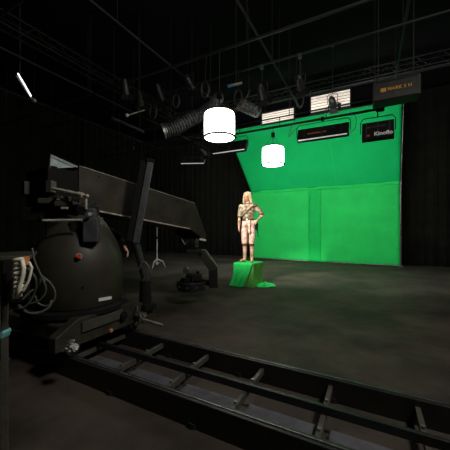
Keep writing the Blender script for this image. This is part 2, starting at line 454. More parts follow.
# spotlight heads
def par(c, aim, label, s=1.0, top=None, mcol='black', lens=None, group='black lamp heads on the ceiling pipes'):
    c = Vector(c); d = (Vector(aim)-c).normalized()
    o = thing('spotlight', c, label, 'studio light', group)
    MB().cyl(c-d*.16*s, c+d*.14*s, .09*s, .12*s, n=20).cyl(c-d*.24*s, c-d*.16*s, .05*s, .09*s, n=16).build('can', M[mcol], o, smooth=40)
    MB().cyl(c+d*.14*s, c+d*.155*s, .125*s, n=20).build('lens', M[lens] if lens else M['blackm'], o)
    side = d.cross(Vector((0,0,1))).normalized()*.14*s
    up_ = Vector((0,0,.26*s))
    MB().tube([c+side, c+side*1.05+up_*.8, c+side*.8+up_, c-side*.8+up_, c-side*1.05+up_*.8, c-side], .010, 8).build('yoke', M['pipe'], o)
    bd = MB(); sd = side.normalized(); ud = sd.cross(d)
    for v, w_ in ((ud,sd),(-ud,sd),(sd,ud),(-sd,ud)):
        b = c+d*.15*s+v*.12*s; t = b+d*.12*s+v*.07*s
        bd.prism([b-w_*.09*s, b+w_*.09*s, t+w_*.13*s, t-w_*.13*s], v*.004)
    bd.build('barn_door', M['blackm'], o)
    tz = top if top else c.z+.6
    MB().cyl(c+up_, (c.x, c.y, tz), .012, n=8).build('spigot', M['pipe'], o)
    MB().box((c.x,c.y,tz), (.07,.07,.09)).build('hook_clamp', M['steeld'], o)
    return o
q = PY(333.5,106,9.0)
par((q.x,8.75,q.z), (q.x+.3,13,q.z-1.2), 'black lamp head in front of the right-hand pale louvred panel', 1.0, ZC)
par(PY(203,152,6.9)+Vector((0,0,0)), (-4,12,2), 'small black lamp head between the two left fluorescent banks', .7, 4.3)
par(PY(160,94,6.1), (-6,10,1), 'black lamp head hung high above the ribbed duct', 1.1, 5.2)
par(PY(190,84,6.1), (-3,10,1), 'black lamp head hung high just left of the large lantern', 1.0, 5.2)
par(PY(140,100,6.1), (-9,10,1), 'black lamp head hung high over the left end of the ribbed duct', 1.0, 5.2)
par(PY(262,93,6.1), (-2,10,1), 'black lamp head hung high just right of the large lantern', .9, 5.2)
par(PY(125,88,4.64), (-7,7,1), 'black lamp head hung over the top of the crane strut', .8, 4.85)
par(PY(300,84,6.1), (-1,10,1), 'black lamp head hung high between the two louvred panels', .8, 5.2)
# blue filtered lamp and a bright rod near the top
o = thing('strip_lamp', P(236,84,6.5), 'slim steel strip lamp with a blue tip above the large lantern', 'studio light')
MB().cyl(P(231,85.5,6.5), P(242,83,6.5), .035, n=14).build('housing', M['steeld'], o, smooth=40)
MB().cyl(P(228,86.3,6.5), P(231,85.5,6.5), .037, n=14).build('filter', M['blue'], o, smooth=40)
MB().cyl(P(236,84,6.5), Vector((P(236,84,6.5).x, P(236,84,6.5).y, ZC)), .01, n=8).build('spigot', M['pipe'], o)

o = thing('tube_light', P(26,88,5.5), 'thin white glowing tube light slanting down from the top left corner', 'studio light')
MB().cyl(P(18,73.5,5.5), P(31,96,5.5), .014, n=12).build('tube', M['ledbar'], o, smooth=40)
MB().cyl(P(16.5,76,5.53), P(32,100,5.53), .026, n=12).build('reflector', M['steeld'], o, smooth=40)
MB().ball(P(34,100.5,5.53), .05).build('end_cap', M['steeld'], o, smooth=60)
MB().cyl(P(20,80,5.55), Vector((P(20,80,5.55).x, P(20,80,5.55).y, ZC)), .01, n=8).build('hanger', M['pipe'], o)
o = thing('tube_light', P(136,113,7), 'short pinkish steel rod light by the left ceiling lamps', 'studio light')
MB().cyl(P(127,115.5,7), P(145,110,7), .014, n=10).build('tube', M['armedge'], o, smooth=40)
MB().ball(P(127,115.3,7), .045).build('end_cap', M['armedge'], o, smooth=60)
MB().cyl(P(139,112,7), Vector((P(139,112,7).x, P(139,112,7).y, ZC)), .01, n=8).build('hanger', M['pipe'], o)
o = thing('scenery_batten', P(127,123,7.4), 'dim grey-green batten sloping down left of the ribbed duct', 'batten')
MB().prism([P(111,116,7.4), P(143,130,7.4), P(143,132.5,7.4), P(111,118.5,7.4)], W(.0,.12)).build('board', M['greyblue'], o)
for q in (P(114,118,7.45), P(140,130,7.45)): MB().cyl(q, (q.x,q.y,ZC), .007, n=8).build('hanger', M['pipe'], o)

# ribbed foil duct
pts = []; 
base = [P(164,131,7.0), P(176,127,7.1), P(190,119.5,7.2), P(203,113.5,7.3), P(213,106,7.4), P(220,96,7.6)]
for i in range(len(base)-1):
    for k in range(40): pts.append(base[i].lerp(base[i+1], k/40))
for _ in range(40): pts = [pts[0]]+[(pts[i-1]+pts[i]*2+pts[i+1])/4 for i in range(1,len(pts)-1)]+[pts[-1]]
o = thing('flexible_duct', pts[58], 'dim silver ribbed flexible duct slung below the ceiling left of the big lantern', 'duct')
MB().tube(pts, lambda t: .185+.030*math.sin(t*26*2*PI)-.06*t, 18).build('hose', M['duct'], o, smooth=180)
MB().cyl(pts[0]+(pts[0]-pts[9]).normalized()*.06, pts[0]+(pts[9]-pts[0]).normalized()*.04, .19, n=20).build('collar', M['steeld'], o, smooth=40)
h = MB()
for i in (23,86,150): h.cyl(pts[i]+Vector((0,0,.14)), (pts[i].x,pts[i].y,ZC), .007, n=6)
h.build('hanger', M['pipe'], o)
pp = PY(249,107,6.3)
o = thing('flexible_duct', pp, 'short grey ribbed duct piece right of the big lantern, left of the louvred panel', 'duct')
MB().tube([pp+Vector((-.25+.5*k/40, 0, .12-.3*k/40)) for k in range(41)], lambda t: .13+.022*math.sin(t*8*2*PI), 16).build('hose', M['duct'], o, smooth=180)
MB().cyl(pp+Vector((0,0,.1)), (pp.x,pp.y,ZC), .008, n=6).build('hanger', M['pipe'], o)

# coils of cable hung on the pipes
for (u, v, Y, r, l) in ((176,101,6.1,.15,'hanging coil of black cable above the middle of the ribbed duct'),
                        (153,112,6.1,.17,'hanging coil of black cable left of the ribbed duct end'),
                        (205,90,4.64,.12,'hanging coil of black cable just left of the big lantern stem'),
                        (238,97,6.1,.14,'hanging coil of black cable right of the big lantern top'),
                        (300,101,9.2,.16,'hanging coil of black cable between the two pale louvred panels')):
    c = PY(u, v, Y-.06); zp = {6.1:5.25, 4.64:4.85, 9.2:5.8}[Y]
    o = thing('cable_coil', c, l, 'cable coil', 'cable coils hung on the ceiling pipes')
    rnd = random.Random(u)
    pts_ = []
    for k in range(121):
        a = k*2*PI/24; rr_ = r*(1+.12*math.sin(k*.37))
        pts_.append(c + Vector((rr_*math.cos(a)*.7, -.03+.06*k/120, rr_*math.sin(a)*1.2)))
    MB().tube(pts_, .011, 6).build('loops', M['casebk'], o, smooth=180)
    MB().tube([c+Vector((0,0,r)), (c.x,c.y,c.z+r+.1), (c.x,Y,zp)], .008, 6).build('tie', M['pipe'], o)

# black case with lettering, top right
KY = 6.85; k0 = PY(373,97,KY-.2).x; k1 = PY(421,97,KY-.2).x
o = thing('ballast_case', ((k0+k1)/2,KY,4.12), 'large black hanging case with yellow lettering above the right end of the green screen', 'case')
MB().box(((k0+k1)/2,KY,4.33), (k1-k0,.4,.42), bev=.02).build('body', M['casebk'], o)
for z_ in (4.51,4.14): MB().box(((k0+k1)/2,KY-.21,z_), (k1-k0-.1,.03,.02)).build('trim_strip', M['pipe'], o)
text('lettering', 'MARK II H', M['yellow'], .095, ((k0+k1)/2+.06,KY-.205,4.33), (1,0,0), (0,0,1), o, bold=.002)
MB().box((k0+.19,KY-.205,4.33), (.10,.012,.08), bev=.004).build('badge', M['yellow'], o)
MB().box((k0+.42,KY-.205,4.23), (.03,.012,.05)).build('small_label', M['greyblue'], o)
hg = MB()
for x in (k0+.1,k1-.1): hg.cyl((x,KY,4.53),(x,KY,ZC), .012, n=8)
hg.build('hanger', M['pipe'], o)

# loose cables looping under the grid
def cable(pts, r, label, m='cable', cat='cable', group='loose cables', n=10, name='cable'):
    pts = [Vector(p) for p in pts]; out = []
    ext = [pts[0]*2-pts[1]] + pts + [pts[-1]*2-pts[-2]]
    for i in range(1, len(ext)-2):
        p0_, p1_, p2_, p3_ = ext[i-1:i+3]
        for k in range(n):
            t = k/n
            out.append(.5*((2*p1_)+(-p0_+p2_)*t+(2*p0_-5*p1_+4*p2_-p3_)*t*t+(-p0_+3*p1_-3*p2_+p3_)*t**3))
    out.append(pts[-1])
    return tag(MB().tube(out, r, 8).build(name, M[m], smooth=180, seat=pts[0]), label, cat, group)
cable([PY(296,118,7.25), PY(291,128,7.25), PY(289,137,7.25), PY(294,131,7.25), PY(298,127,7.25)], .008, 'thin black cable looping from the batten to the middle fluorescent bank', group='cables looping under the batten')
cable([PY(350,112,7.25), PY(356,118,7.25), PY(355,128,7.25), PY(350,133,7.25)], .008, 'thin black cable dropping between the middle and the short fluorescent bank', group='cables looping under the batten')
cable([PY(215,112,6.5), PY(211,124,6.5), PY(207,131,6.5), PY(214,136,7.2), PY(222,141,7.2)], .009, 'black cable drooping behind the large lantern', group='cables looping under the batten')
cable([PY(221,104,6.0), PY(234,109,6.0), PY(243,104,6.0), PY(250,90,6.0)], .010, 'brown cable sagging right of the top of the large lantern', 'leather', group='cables looping under the batten')
cable([PY(180,138,7.0), PY(191,137,7.0), PY(205,139,7.0)], .012, 'short orange-brown cable under the ribbed duct', 'leather', group='cables looping under the batten')

# ---------------------------------------------------------------- track
ZR = .2
tr = thing('camera_track', (-2.5,2.1,0), 'long black steel camera track with cross ties on the floor in front', 'track')
X0, X1 = -6.6, .9
def rail(y, w, h, m, nm, edge=True):
    o = MB().box(((X0+X1)/2, y, h/2), (X1-X0, w, h), bev=.006).build(nm, m, tr)
    if edge:
        MB().box(((X0+X1)/2, y, h+.003), (X1-X0, .010, .006)).build('running_edge', M['steeld'], o)
    return o
rail(1.69, .07, .20, M['black'], 'near_rail')
rail(2.48, .07, .19, M['black'], 'far_rail')
MB().box(((X0+X1)/2, 2.05, .17), (X1-X0,.035,.06), bev=.006).build('rack_bar', M['black'], tr)
for k in range(-7, 5):
    x = -2.09 + .6*k
    if x < X0 or x > X1: continue
    t = MB().box((x, 2.085, .115), (.035,.74,.05), bev=.004).build('cross_tie', M['grey'], tr)
    MB().cyl((x,2.20,.14),(x,2.20,.16),.014,n=10).build('bolt', M['steeld'], t); MB().cyl((x,1.86,.14),(x,1.86,.16),.012,n=10).build('bolt', M['steeld'], t)
for k in range(-7, 5):
    x = -2.09 + .6*k + .3
    if x < X0+.3 or x > X1-.3: continue
    MB().box((x, 1.89, .045), (.5,.27,.03), bev=.004).build('deck_plate', M['mat_plate'], tr)
for k in range(9):
    x = X0+.3+k*.86
    for y in (1.69,2.48):
        MB().cyl((x,y,0),(x,y,.04),.05,n=14).build('levelling_foot', M['pipe'], tr)

# ---------------------------------------------------------------- motion control crane
dc = W(-1.715, 3.25)            # drum axis
cr = thing('motion_control_crane', (dc.x, dc.y, ZR), 'big dark motion control camera crane with round drum base riding on the track', 'camera crane')
cx0, cx1 = -3.72, -2.52
MB().box(((cx0+cx1)/2, 2.1, .42), (cx1-cx0-.2, 1.0, .16), bev=.02).build('chassis', M['chassis'], cr)
for x in (cx0+.06, cx1-.06):
    poly = [(x-.055,1.50,.30),(x-.055,1.50,.44),(x-.055,1.72,.56),(x-.055,2.48,.56),(x-.055,2.78,.42),(x-.055,2.78,.30)]
    MB().prism(poly, (.11,0,0)).build('outrigger', M['chassis'], cr, bev=.01)
MB().box((cx1+.01, 2.0, .47), (.02,.5,.10), bev=.006).build('side_plate', M['grey'], cr)
MB().cyl((cx1+.0,2.25,.45),(cx1+.05,2.25,.45),.045,n=16).cyl((cx1+.05,2.25,.45),(cx1+.06,2.25,.45),.02,n=12).build('jack_knob', M['blackm'], cr)
MB().box((cx1-.0,2.10,.325),(.04,.035,.035),bev=.006).build('orange_catch', M['orange'], cr)
for x in (cx0+.06, cx1-.06):
    for y in (1.69, 2.48):
        w = MB().cyl((x-.03,y,ZR+.085),(x+.03,y,ZR+.085),.075,n=24).cyl((x-.05,y,ZR+.085),(x+.05,y,ZR+.085),.025,n=12).build('wheel', M['black'], cr, smooth=40)
        MB().cyl((x+.05,y,ZR+.085),(x+.062,y,ZR+.085),.03,n=6).build('axle_nut', M['steel'], w)
# side guide clamps (crumpled bright fittings)
for (u, v, f, s_) in ((72,347,2.40,.62), (141,316,3.36,1.0)):
    c = P(u, v, f); mb = MB()
    rnd = random.Random(u)
    for k in range(7):
        p = c + Vector((rnd.uniform(-.06,.06), rnd.uniform(-.07,.07), rnd.uniform(-.06,.06)))*s_
        mb.box(p, (.035*s_,.05*s_,.03*s_), Matrix.Rotation(rnd.uniform(0,3),3,(rnd.random(),rnd.random(),1)), .004)
        mb.cyl(p, p+Vector((rnd.uniform(-.05,.05), rnd.uniform(-.05,.05), rnd.uniform(-.03,.04))), .009, n=8)
    mb.box(c, (.08*s_,.12*s_,.07*s_), None, .01)
    mb.build('guide_clamp', M['steel' if u == 72 else 'grey'], cr)
    for q in range(4):
        a_ = c + Vector((rnd.uniform(-.08,.08), rnd.uniform(-.08,.02), rnd.uniform(-.02,.10)))*s_
        b_ = c + Vector((rnd.uniform(-.14,.14), rnd.uniform(-.12,.02), rnd.uniform(-.08,.02)))*s_
        m_ = (a_+b_)/2 + Vector((rnd.uniform(-.05,.05), -.05, rnd.uniform(.02,.09)))*s_
        MB().tube([a_, a_.lerp(m_,.5)+Vector((0,0,.02)), m_, b_.lerp(m_,.5)+Vector((0,0,.02)), b_], .007, 8).build('hose', M['cable'], cr, smooth=180)
MB().cyl(P(145,320,3.3), P(160,324.5,3.3), .016, n=12).ball(P(161,325,3.3), .022).build('lock_lever', M['steeld'], cr, smooth=60)
# drum
D = Vector((dc.x, dc.y, 0))
MB().lathe(D, [(.44,.50),(.50,.50),(.53,.54),(.53,.585),(.49,.60)], 64).build('slew_ring', M['blackm'], cr, smooth=35)
drum = MB().lathe(D, [(.46,.60),(.475,.615),(.478,1.0),(.465,1.14),(.415,1.29),(.36,1.39),(.29,1.51),(.22,1.59),(.10,1.63)], 72).build('drum', M['drum'], cr, smooth=45)
def on_drum(u, v, r=.48):
    # point on the drum wall seen at (u,v)
    t = (u-225)/F
    for i in range(4000):
        f = 2.0 + i*.0005
        p = W(t*f, f)
        if (p-D).length <= r: return P(u, v, f)
    return P(u, v, 2.8)
pb = on_drum(79,256); nb = (Vector((pb.x,pb.y,0))-D).normalized()
MB().cyl(pb-nb*.005, pb+nb*.018, .030, n=24).build('button_ring', M['armedge'], drum, smooth=40)
MB().cyl(pb+nb*.016, pb+nb*.034, .021, n=24).build('red_button', M['red'], drum, smooth=40)
p1_ = on_drum(98,301.3); p2_ = on_drum(111,299)
nrm = (Vector(((p1_.x+p2_.x)/2,(p1_.y+p2_.y)/2,0))-D).normalized()
MB().prism([p1_+nrm*.012, p2_+nrm*.012, p2_+nrm*.012+Vector((0,0,.032)), p1_+nrm*.012+Vector((0,0,.032))], -nrm*.008).build('label_strip', M['label'], drum)
pe = on_drum(83,287); MB().cyl(pe-nb*.005, pe+nb*.01, .012, n=12).build('screw', M['blackm'], drum)
# cast turret and bracket carrying the arm
tq = D + Vector((0,0,1.55))
MB().box(D+Vector((0,0,1.62)), (.34,.34,.22), Matrix.Rotation(YAW,3,'Z'), .03).build('turret', M['blackm'], cr)
bc = P(90.5,230,2.86)
Rb = Matrix.Rotation(YAW+.25,3,'Z')
br = MB().box(bc+Rb@Vector((0,.06,-.0)), (.145,.14,.25), Rb, .012)
br.box(bc+Rb@Vector((-.01,.06,.165)), (.11,.12,.13), Rb, .02)
br = br.build('bracket', M['greyblue'], cr)
bb = P(90,214,2.80)
MB().cyl(bb+Rb@Vector((0,.02,0)), bb+Rb@Vector((0,-.012,0)), .018, n=14).build('pivot_bolt', M['steel'], br, smooth=40)
MB().box(bc+Rb@Vector((-.14,.16,-.03)), (.16,.10,.28), Rb, .01).build('side_box', M['blackm'], cr)
MB().cyl(P(43,220.5,2.75), P(82,220,2.80), .013, n=12).build('grab_rail', M['steel'], cr, smooth=40)
MB().cyl(P(46,220.5,2.75), P(46,236,2.95), .010, n=8).cyl(P(43,220.5,2.75), P(40,216,3.1), .010, n=8).build('rail_stay', M['pipe'], cr)
# arm: box girder
A0 = W(-1.745, 3.3); T = W(200, 276).normalized(); NB = W(-.81, .587).normalized()
LSC = 344/1.0
def ap(s, z, w=0.0): return A0 + T*s + NB*w + Vector((0,0,z))
AH = math.hypot(200,276)/1000
sc_ = math.hypot(200,276)
def S_(k): return k*sc_     # k as in the survey notes
poly = [ap(0,2.205), ap(S_(.00603),1.905), ap(S_(.0070),1.29), ap(S_(.0067),1.24), ap(S_(.00564),1.43), ap(0,1.69)]
arm = MB().prism(poly, NB*.55).build('arm', M['arm'], cr, bev=.015)
def strip3(a, b, h, w=.012, nm='arm_edge', m='armedge', off=-.006):
    MB().prism([a+NB*off, b+NB*off, b+NB*off+Vector((0,0,h)), a+NB*off+Vector((0,0,h))], -NB*w).build(nm, M[m], arm)
strip3(ap(.02,1.685), ap(S_(.00560),1.428), .018)
strip3(ap(.02,2.188), ap(S_(.0060),1.893), .006, .005)
strip3(ap(.9,1.74), ap(.94,1.735), .42, .006, 'panel_joint', 'blackm')
for s_, z_ in ((.75,1.98),(.2,1.75),(1.6,1.9),(1.3,1.62),(.25,2.1),(.7,1.66)):
    MB().cyl(ap(s_,z_), ap(s_,z_)-NB*.008, .010, n=10).build('bolt', M['blackm'], arm)
# rear end machinery
MB().box(ap(-.16,1.93,.33), (.62,.34,.44), Matrix.Rotation(math.atan2(NB.y,NB.x),3,'Z'), .02).build('counterweight', M['blackm'], cr)
MB().box(ap(-.36,1.93,.56), (.10,.06,.16), Matrix.Rotation(math.atan2(NB.y,NB.x),3,'Z'), .01).build('motor_plate', M['chassis'], cr)
MB().prism([P(50.5,155,3.08), P(76,165.5,3.24), P(77,167,3.24), P(49.5,168.5,3.08)], W(0,.02)).build('shield', M['tealglass'], cr)
MB().tube([P(49.7,168.5,3.06), P(50.7,154.5,3.06), P(77,166,3.22)], .006, 6).build('shield_rim', M['steeld'], cr)
MB().cyl(P(53,188.5,2.95), P(78,194,2.85), .018, n=14).cyl(P(78,194,2.85), P(83,195.3,2.83), .026, n=14).ball(P(87,196,2.82), .02).cyl(P(83,195.3,2.83),P(87,196,2.82),.012,n=8).build('ram', M['armedge'], cr, smooth=40)
MB().box(P(51,187,3.05), (.07,.08,.13), Matrix.Rotation(.3,3,'Z'), .008).build('ram_mount', M['grey'], cr)
MB().box(P(49,201,3.02), (.19,.10,.06), Matrix.Rotation(.55,3,'Z'), .01).box(P(66,204,2.98), (.2,.10,.05), Matrix.Rotation(.5,3,'Z'), .01).build('drive_box', M['grey'], cr)
MB().box(P(64.5,208,2.85), (.065,.02,.022), Matrix.Rotation(YAW,3,'Z'), .003).build('small_label', M['armedge'], cr)
mm = MB(); rnd = random.Random(4)
for k in range(9):
    p = P(rnd.uniform(52,84), rnd.uniform(196,207), 2.92+rnd.uniform(0,.1))
    mm.box(p, (.05,.05,.03), Matrix.Rotation(rnd.uniform(0,2),3,'Z'), .004)
    mm.cyl(p, P(68,202,2.96), .008, n=8)
mm.ball(P(68,202,2.96), .03)
mm.build('gear_train', M['chassis'], cr)
MB().cyl(P(86,197,2.83), P(86,209,2.83), .014, n=10).build('link_rod', M['armedge'], cr, smooth=40)
MB().box(P(56,215,3.2), (.62,.3,.16), Matrix.Rotation(YAW,3,'Z'), .02).build('drive_housing', M['blackm'], cr)
# tilted strut at the front of the chassis
st0, st1 = P(136,243,3.55), P(150.5,162,3.62)
ax = (st1-st0).normalized(); sx = W(1,.25).normalized(); sx = (sx-ax*sx.dot(ax)).normalized(); sy = ax.cross(sx)
Rs = Matrix((sx, sy, ax)).transposed()
L_ = (st1-st0).length
sto = MB().box((st0+st1)/2, (.080,.11,L_), Rs, .008).build('strut', M['greyblue'], cr)
MB().box((st0+st1)/2 - sx*.082+sy*.02, (.075,.10,L_*.98), Rs, .006).build('strut_guide', M['blackm'], sto)
MB().box(st1+ax*.01, (.10,.13,.04), Rs, .008).build('strut_cap', M['blackm'], sto)
fb = Vector((cx1-.03, 2.66, .42))
MB().cyl(st0, fb+Vector((0,0,.35)), .048, .044, n=20).build('piston', M['pipe'], cr, smooth=40)
MB().cyl(fb+Vector((0,0,.36)), fb, .07, .08, n=20).box(fb+Vector((0,0,.03)), (.2,.2,.08), None, .01).build('strut_socket', M['blackm'], cr, smooth=40)
cable([P(137,272,3.5), P(144,262,3.5), P(150,272,3.5), P(142,282,3.5), P(146,292,3.5)], .01, 'black cable curled round the foot of the tilted crane strut', group='cables hanging on the crane')

# head at the arm tip
tip = ap(S_(.0066), 1.32, .25)
hd = MB()
hc = P(188,237,5.25)
hd.box(hc+Vector((0,0,.04)), (.26,.3,.34), Matrix.Rotation(YAW,3,'Z'), .03)
hd.box(P(182,231,5.25), (.22,.28,.16), Matrix.Rotation(YAW,3,'Z'), .03)
hd.build('roll_motor', M['blackm'], cr)
MB().cyl(P(196.5,247,5.15), P(196.5,239,5.15), .042, n=18).build('slip_ring', M['grey'], cr, smooth=40)
MB().tube([P(183,232,5.05), P(181,238,5.0), P(185,245,5.0), P(187,241,5.0)], .012, 8).build('motor_cable', M['steeld'], cr)
MB().prism([P(199.5,238,5.0), P(206,239.3,5.0), P(206,241.2,5.0), P(199.5,240,5.0)], W(0,.01)).build('white_tag', M['label'], cr)
Rh = Matrix.Rotation(YAW,3,'Z')
MB().box(P(195,251.5,5.2), (.30,.30,.075), Rh, .012).build('pan_plate', M['black'], cr)
elb = [P(198,250,5.12), P(205,250,5.12), P(217.5,267,5.12), P(218,288,5.12), P(209,288.5,5.12), P(208.5,270,5.12), P(199,256,5.12)]
eo = MB().prism(elb, W(0,.22)).build('elbow_arm', M['drum'], cr, bev=.012)
MB().prism([P(208.5,271,5.11), P(217.5,268.5,5.11), P(217.6,287.5,5.11), P(209.3,288,5.11)], W(0,-.012)).build('cover_plate', M['black'], eo)
rc = P(191.5,284,5.22)
ring = MB().lathe(rc, [(.20,-.11),(.26,-.10),(.275,-.02),(.275,.05),(.26,.065),(.235,.05),(.23,-.04),(.05,-.05)], 40).build('tilt_ring', M['black'], cr, smooth=35)
cl = MB(); rnd = random.Random(9)
for k in range(14):
    a = rnd.uniform(0,2*PI); r = rnd.uniform(.04,.2)
    cl.box(rc+Vector((r*math.cos(a), r*math.sin(a), rnd.uniform(0,.10))), (rnd.uniform(.03,.09),rnd.uniform(.03,.08),rnd.uniform(.03,.10)), Matrix.Rotation(a,3,'Z'), .006)
cl.build('mechanism', M['blackm'], ring)
for k in range(10):
    a = k*2*PI/10
    MB().cyl(rc+Vector((.27*math.cos(a),.27*math.sin(a),-.02)), rc+Vector((.288*math.cos(a),.288*math.sin(a),-.02)), .018, n=10).build('bolt', M['steeld'], ring)
cb = MB().box(rc+Rh@Vector((.10,0,.13)), (.20,.14,.13), Rh, .015).build('camera_body', M['black'], cr)
MB().cyl(rc+Rh@Vector((0,0,.15)), rc+Rh@Vector((-.10,-.02,.17)), .05, .06, n=20).build('lens', M['blackm'], cb, smooth=40)
MB().box(rc+Rh@Vector((.12,0,.22)), (.06,.03,.05), Rh, .01).build('handle', M['blackm'], cb)
MB().cyl(P(186,271.5,5.05), P(186,268.6,5.15), .058, .05, n=20).build('filter_disc', M['steeld'], cr, smooth=40)
MB().cyl(P(186,270,5.1), rc+Vector((0,0,.08)), .014, n=8).build('filter_stem', M['pipe'], cr)
MB().box(P(208,283,5.2), (.16,.08,.09), Rh, .01).build('ring_mount', M['blackm'], cr)

# ---------------------------------------------------------------- light stand
sb = P(157,265.5,10.0); sb.z = 0
ls = thing('light_stand', sb, 'slim grey tripod light stand standing by the left drapes beyond the crane', 'light stand')
MB().cyl(sb+Vector((0,0,.12)), sb+Vector((0,0,1.1)), .022, n=12).build('pole', M['steel'], ls, smooth=40)
MB().cyl(sb+Vector((0,0,1.1)), sb+Vector((0,0,1.95)), .015, n=12).build('upper_pole', M['steel'], ls, smooth=40)
MB().cyl(sb+Vector((0,0,1.06)), sb+Vector((0,0,1.14)), .032, n=12).build('collar', M['blackm'], ls, smooth=40)
for k in range(3):
    a = YAW + .2 + k*2*PI/3; d = Vector((math.cos(a), math.sin(a), 0))
    MB().tube([sb+Vector((0,0,.33)), sb+d*.20+Vector((0,0,.25)), sb+d*.30+Vector((0,0,.015))], .013, 8).cyl(sb+d*.18+Vector((0,0,.26)), sb+Vector((0,0,.14)), .007, n=6).build('leg', M['steel'], ls)

# ---------------------------------------------------------------- rack of cables at the left edge
rk = thing('cable_rack', P(8,340,1.75)*1.0, 'dark equipment rack at the left edge, its side full of cream cable loops', 'rack')
Rk = Matrix.Rotation(YAW+.52,3,'Z')
tc_ = P(7,257.5,1.72)
def rk_(x, y, z): return tc_ + Rk@Vector((x,y,z))
MB().box(rk_(-.13,.13,0), (.52,.40,.025), Rk, .005).build('top', M['chassis'], rk)
MB().box(rk_(-.22,.13,-.14), (.30,.34,.24), Rk, .006).build('case', M['blackm'], rk)
for (x, y) in ((-.005,-.04),(-.36,-.04),(-.10,.30),(-.36,.30)):
    MB().box(rk_(x,y,-.72)+Vector((0,0,.72-.72-(tc_.z/2-.72)-.012+.0)), (.035,.03,tc_.z-.03), Rk, .004).build('leg', M['grey'], rk)
MB().prism([rk_(.01,-.058,-.12), rk_(.01,-.058,-.20), rk_(-.25,-.058,-.38), rk_(-.25,-.058,-.32)], Rk@Vector((0,.02,0))).build('brace', M['grey'], rk)
MB().box(rk_(-.2,.13,-.62), (.34,.34,.03), Rk, .004).build('shelf', M['blackm'], rk)
MB().box(rk_(.055,-.06,-.14), (.13,.03,.25), Rk, .004).build('patch_panel', M['blackm'], rk)
MB().box(P(27,260.5,1.60), (.024,.012,.05), Rk, .003).build('orange_tag', M['orange'], rk)
rnd = random.Random(3)
for k in range(9):
    v = 261 + k*4.4
    a = P(14+rnd.uniform(-1.5,1.5), v+2, 1.62); b = P(23+rnd.uniform(-1,2), v-2.0+rnd.uniform(-1,1), 1.59)
    m1 = (a+b)/2 + W(0,-.025) + Vector((0,0,.008))
    MB().tube([a, a.lerp(m1,.6), m1, b.lerp(m1,.6), b], .0085 if k%3 else .0115, 8).build('patch_cable', M['cream'], rk, smooth=180)
MB().tube([P(22,259,1.58), P(24,268,1.57), P(23,276,1.57), P(20,286,1.57), P(17,298,1.57)], .011, 8).build('cable_loom', M['cream'], rk, smooth=180)
MB().tube([P(29,262,1.58), P(32,268,1.57), P(29,280,1.57), P(24,290,1.57), P(20,294,1.57)], .007, 8).build('cable_loom', M['cream'], rk, smooth=180)
cg = 'grey cables looping between the rack and the drum'
cable([P(32,248,1.62), P(35,262,1.62), P(42,278,1.64), P(46,290,1.66), P(40,300,1.66), P(30,304,1.66)], .0056, 'thin grey cable falling from above the rack in a long curve', group=cg)
cable([P(41,276,1.75), P(50,283,1.78), P(55,293,1.80), P(53,302,1.80), P(46,306,1.80), P(38,303,1.80), P(35,296,1.78)], .0067, 'grey cable making the widest loop beside the drum', group=cg)
cable([P(22,300,1.62), P(30,292,1.64), P(38,286,1.66), P(42,276,1.66), P(45,282,1.68)], .0056, 'grey cable rising through the middle of the tangle', group=cg)
cable([P(18,305,1.66), P(27,312,1.68), P(38,313,1.70), P(48,308,1.72), P(52,300,1.74)], .0081, 'grey cable hanging lowest under the tangle', group=cg)
cable([P(28,268,1.6), P(36,280,1.63), P(34,294,1.66), P(26,306,1.66), P(16,309,1.66)], .0062, 'grey cable running from the orange tag down behind the others', group=cg)
MB_ = MB().prism([P(-6,337,1.5), P(2,331,1.5), P(4,333,1.5), P(2,339,1.5), P(-6,343,1.5)], W(0,.06))
tq_ = MB_.build('equipment_bag', M['teal'], seat=P(0,340,1.5), bev=.008)
tag(tq_, 'small pale teal pouch hanging at the left edge under the rack', 'pouch')
# sandbag-like dark cloth on the floor lower left
c = PZ(4,352,.10) + Vector((0,-.22,0))
o = thing('sandbag', (c.x,c.y,0), 'dark grey sandbag lying on the floor at the lower left edge', 'sandbag')
MB().ball((c.x,c.y,.055), (.26,.13,.07), 20, Rk).build('bag', M['bag'], o, smooth=180)
MB().tube([(c.x-.08,c.y,.11),(c.x-.03,c.y,.155),(c.x+.05,c.y,.155),(c.x+.1,c.y,.11)], .012, 8).build('strap', M['blackm'], o)

# ---------------------------------------------------------------- green box and cloths
bcn = W(.69, 6.67)
RB = math.radians(-5.4)
ux = Vector((math.cos(RB), math.sin(RB), 0)); uy = Vector((-math.sin(RB), math.cos(RB), 0))
s = .53; H = .565
bx = bcn - ux*s/2 + uy*s/2
def bl(x, y, z): return bx + ux*x + uy*y + Vector((0,0,z))
gb = thing('display_box', (bx.x,bx.y,0), 'green box on the studio floor that the costumed figure stands on', 'box', rz=RB)
MB().box(bl(0,0,H/2), (s,s,H), Matrix.Rotation(RB,3,'Z'), .006).build('body', M['g_box'], gb)
MB().box(bl(0,0,H+.004), (s+.012,s+.012,.014), Matrix.Rotation(RB,3,'Z'), .004).build('lid', M['g_box'], gb)
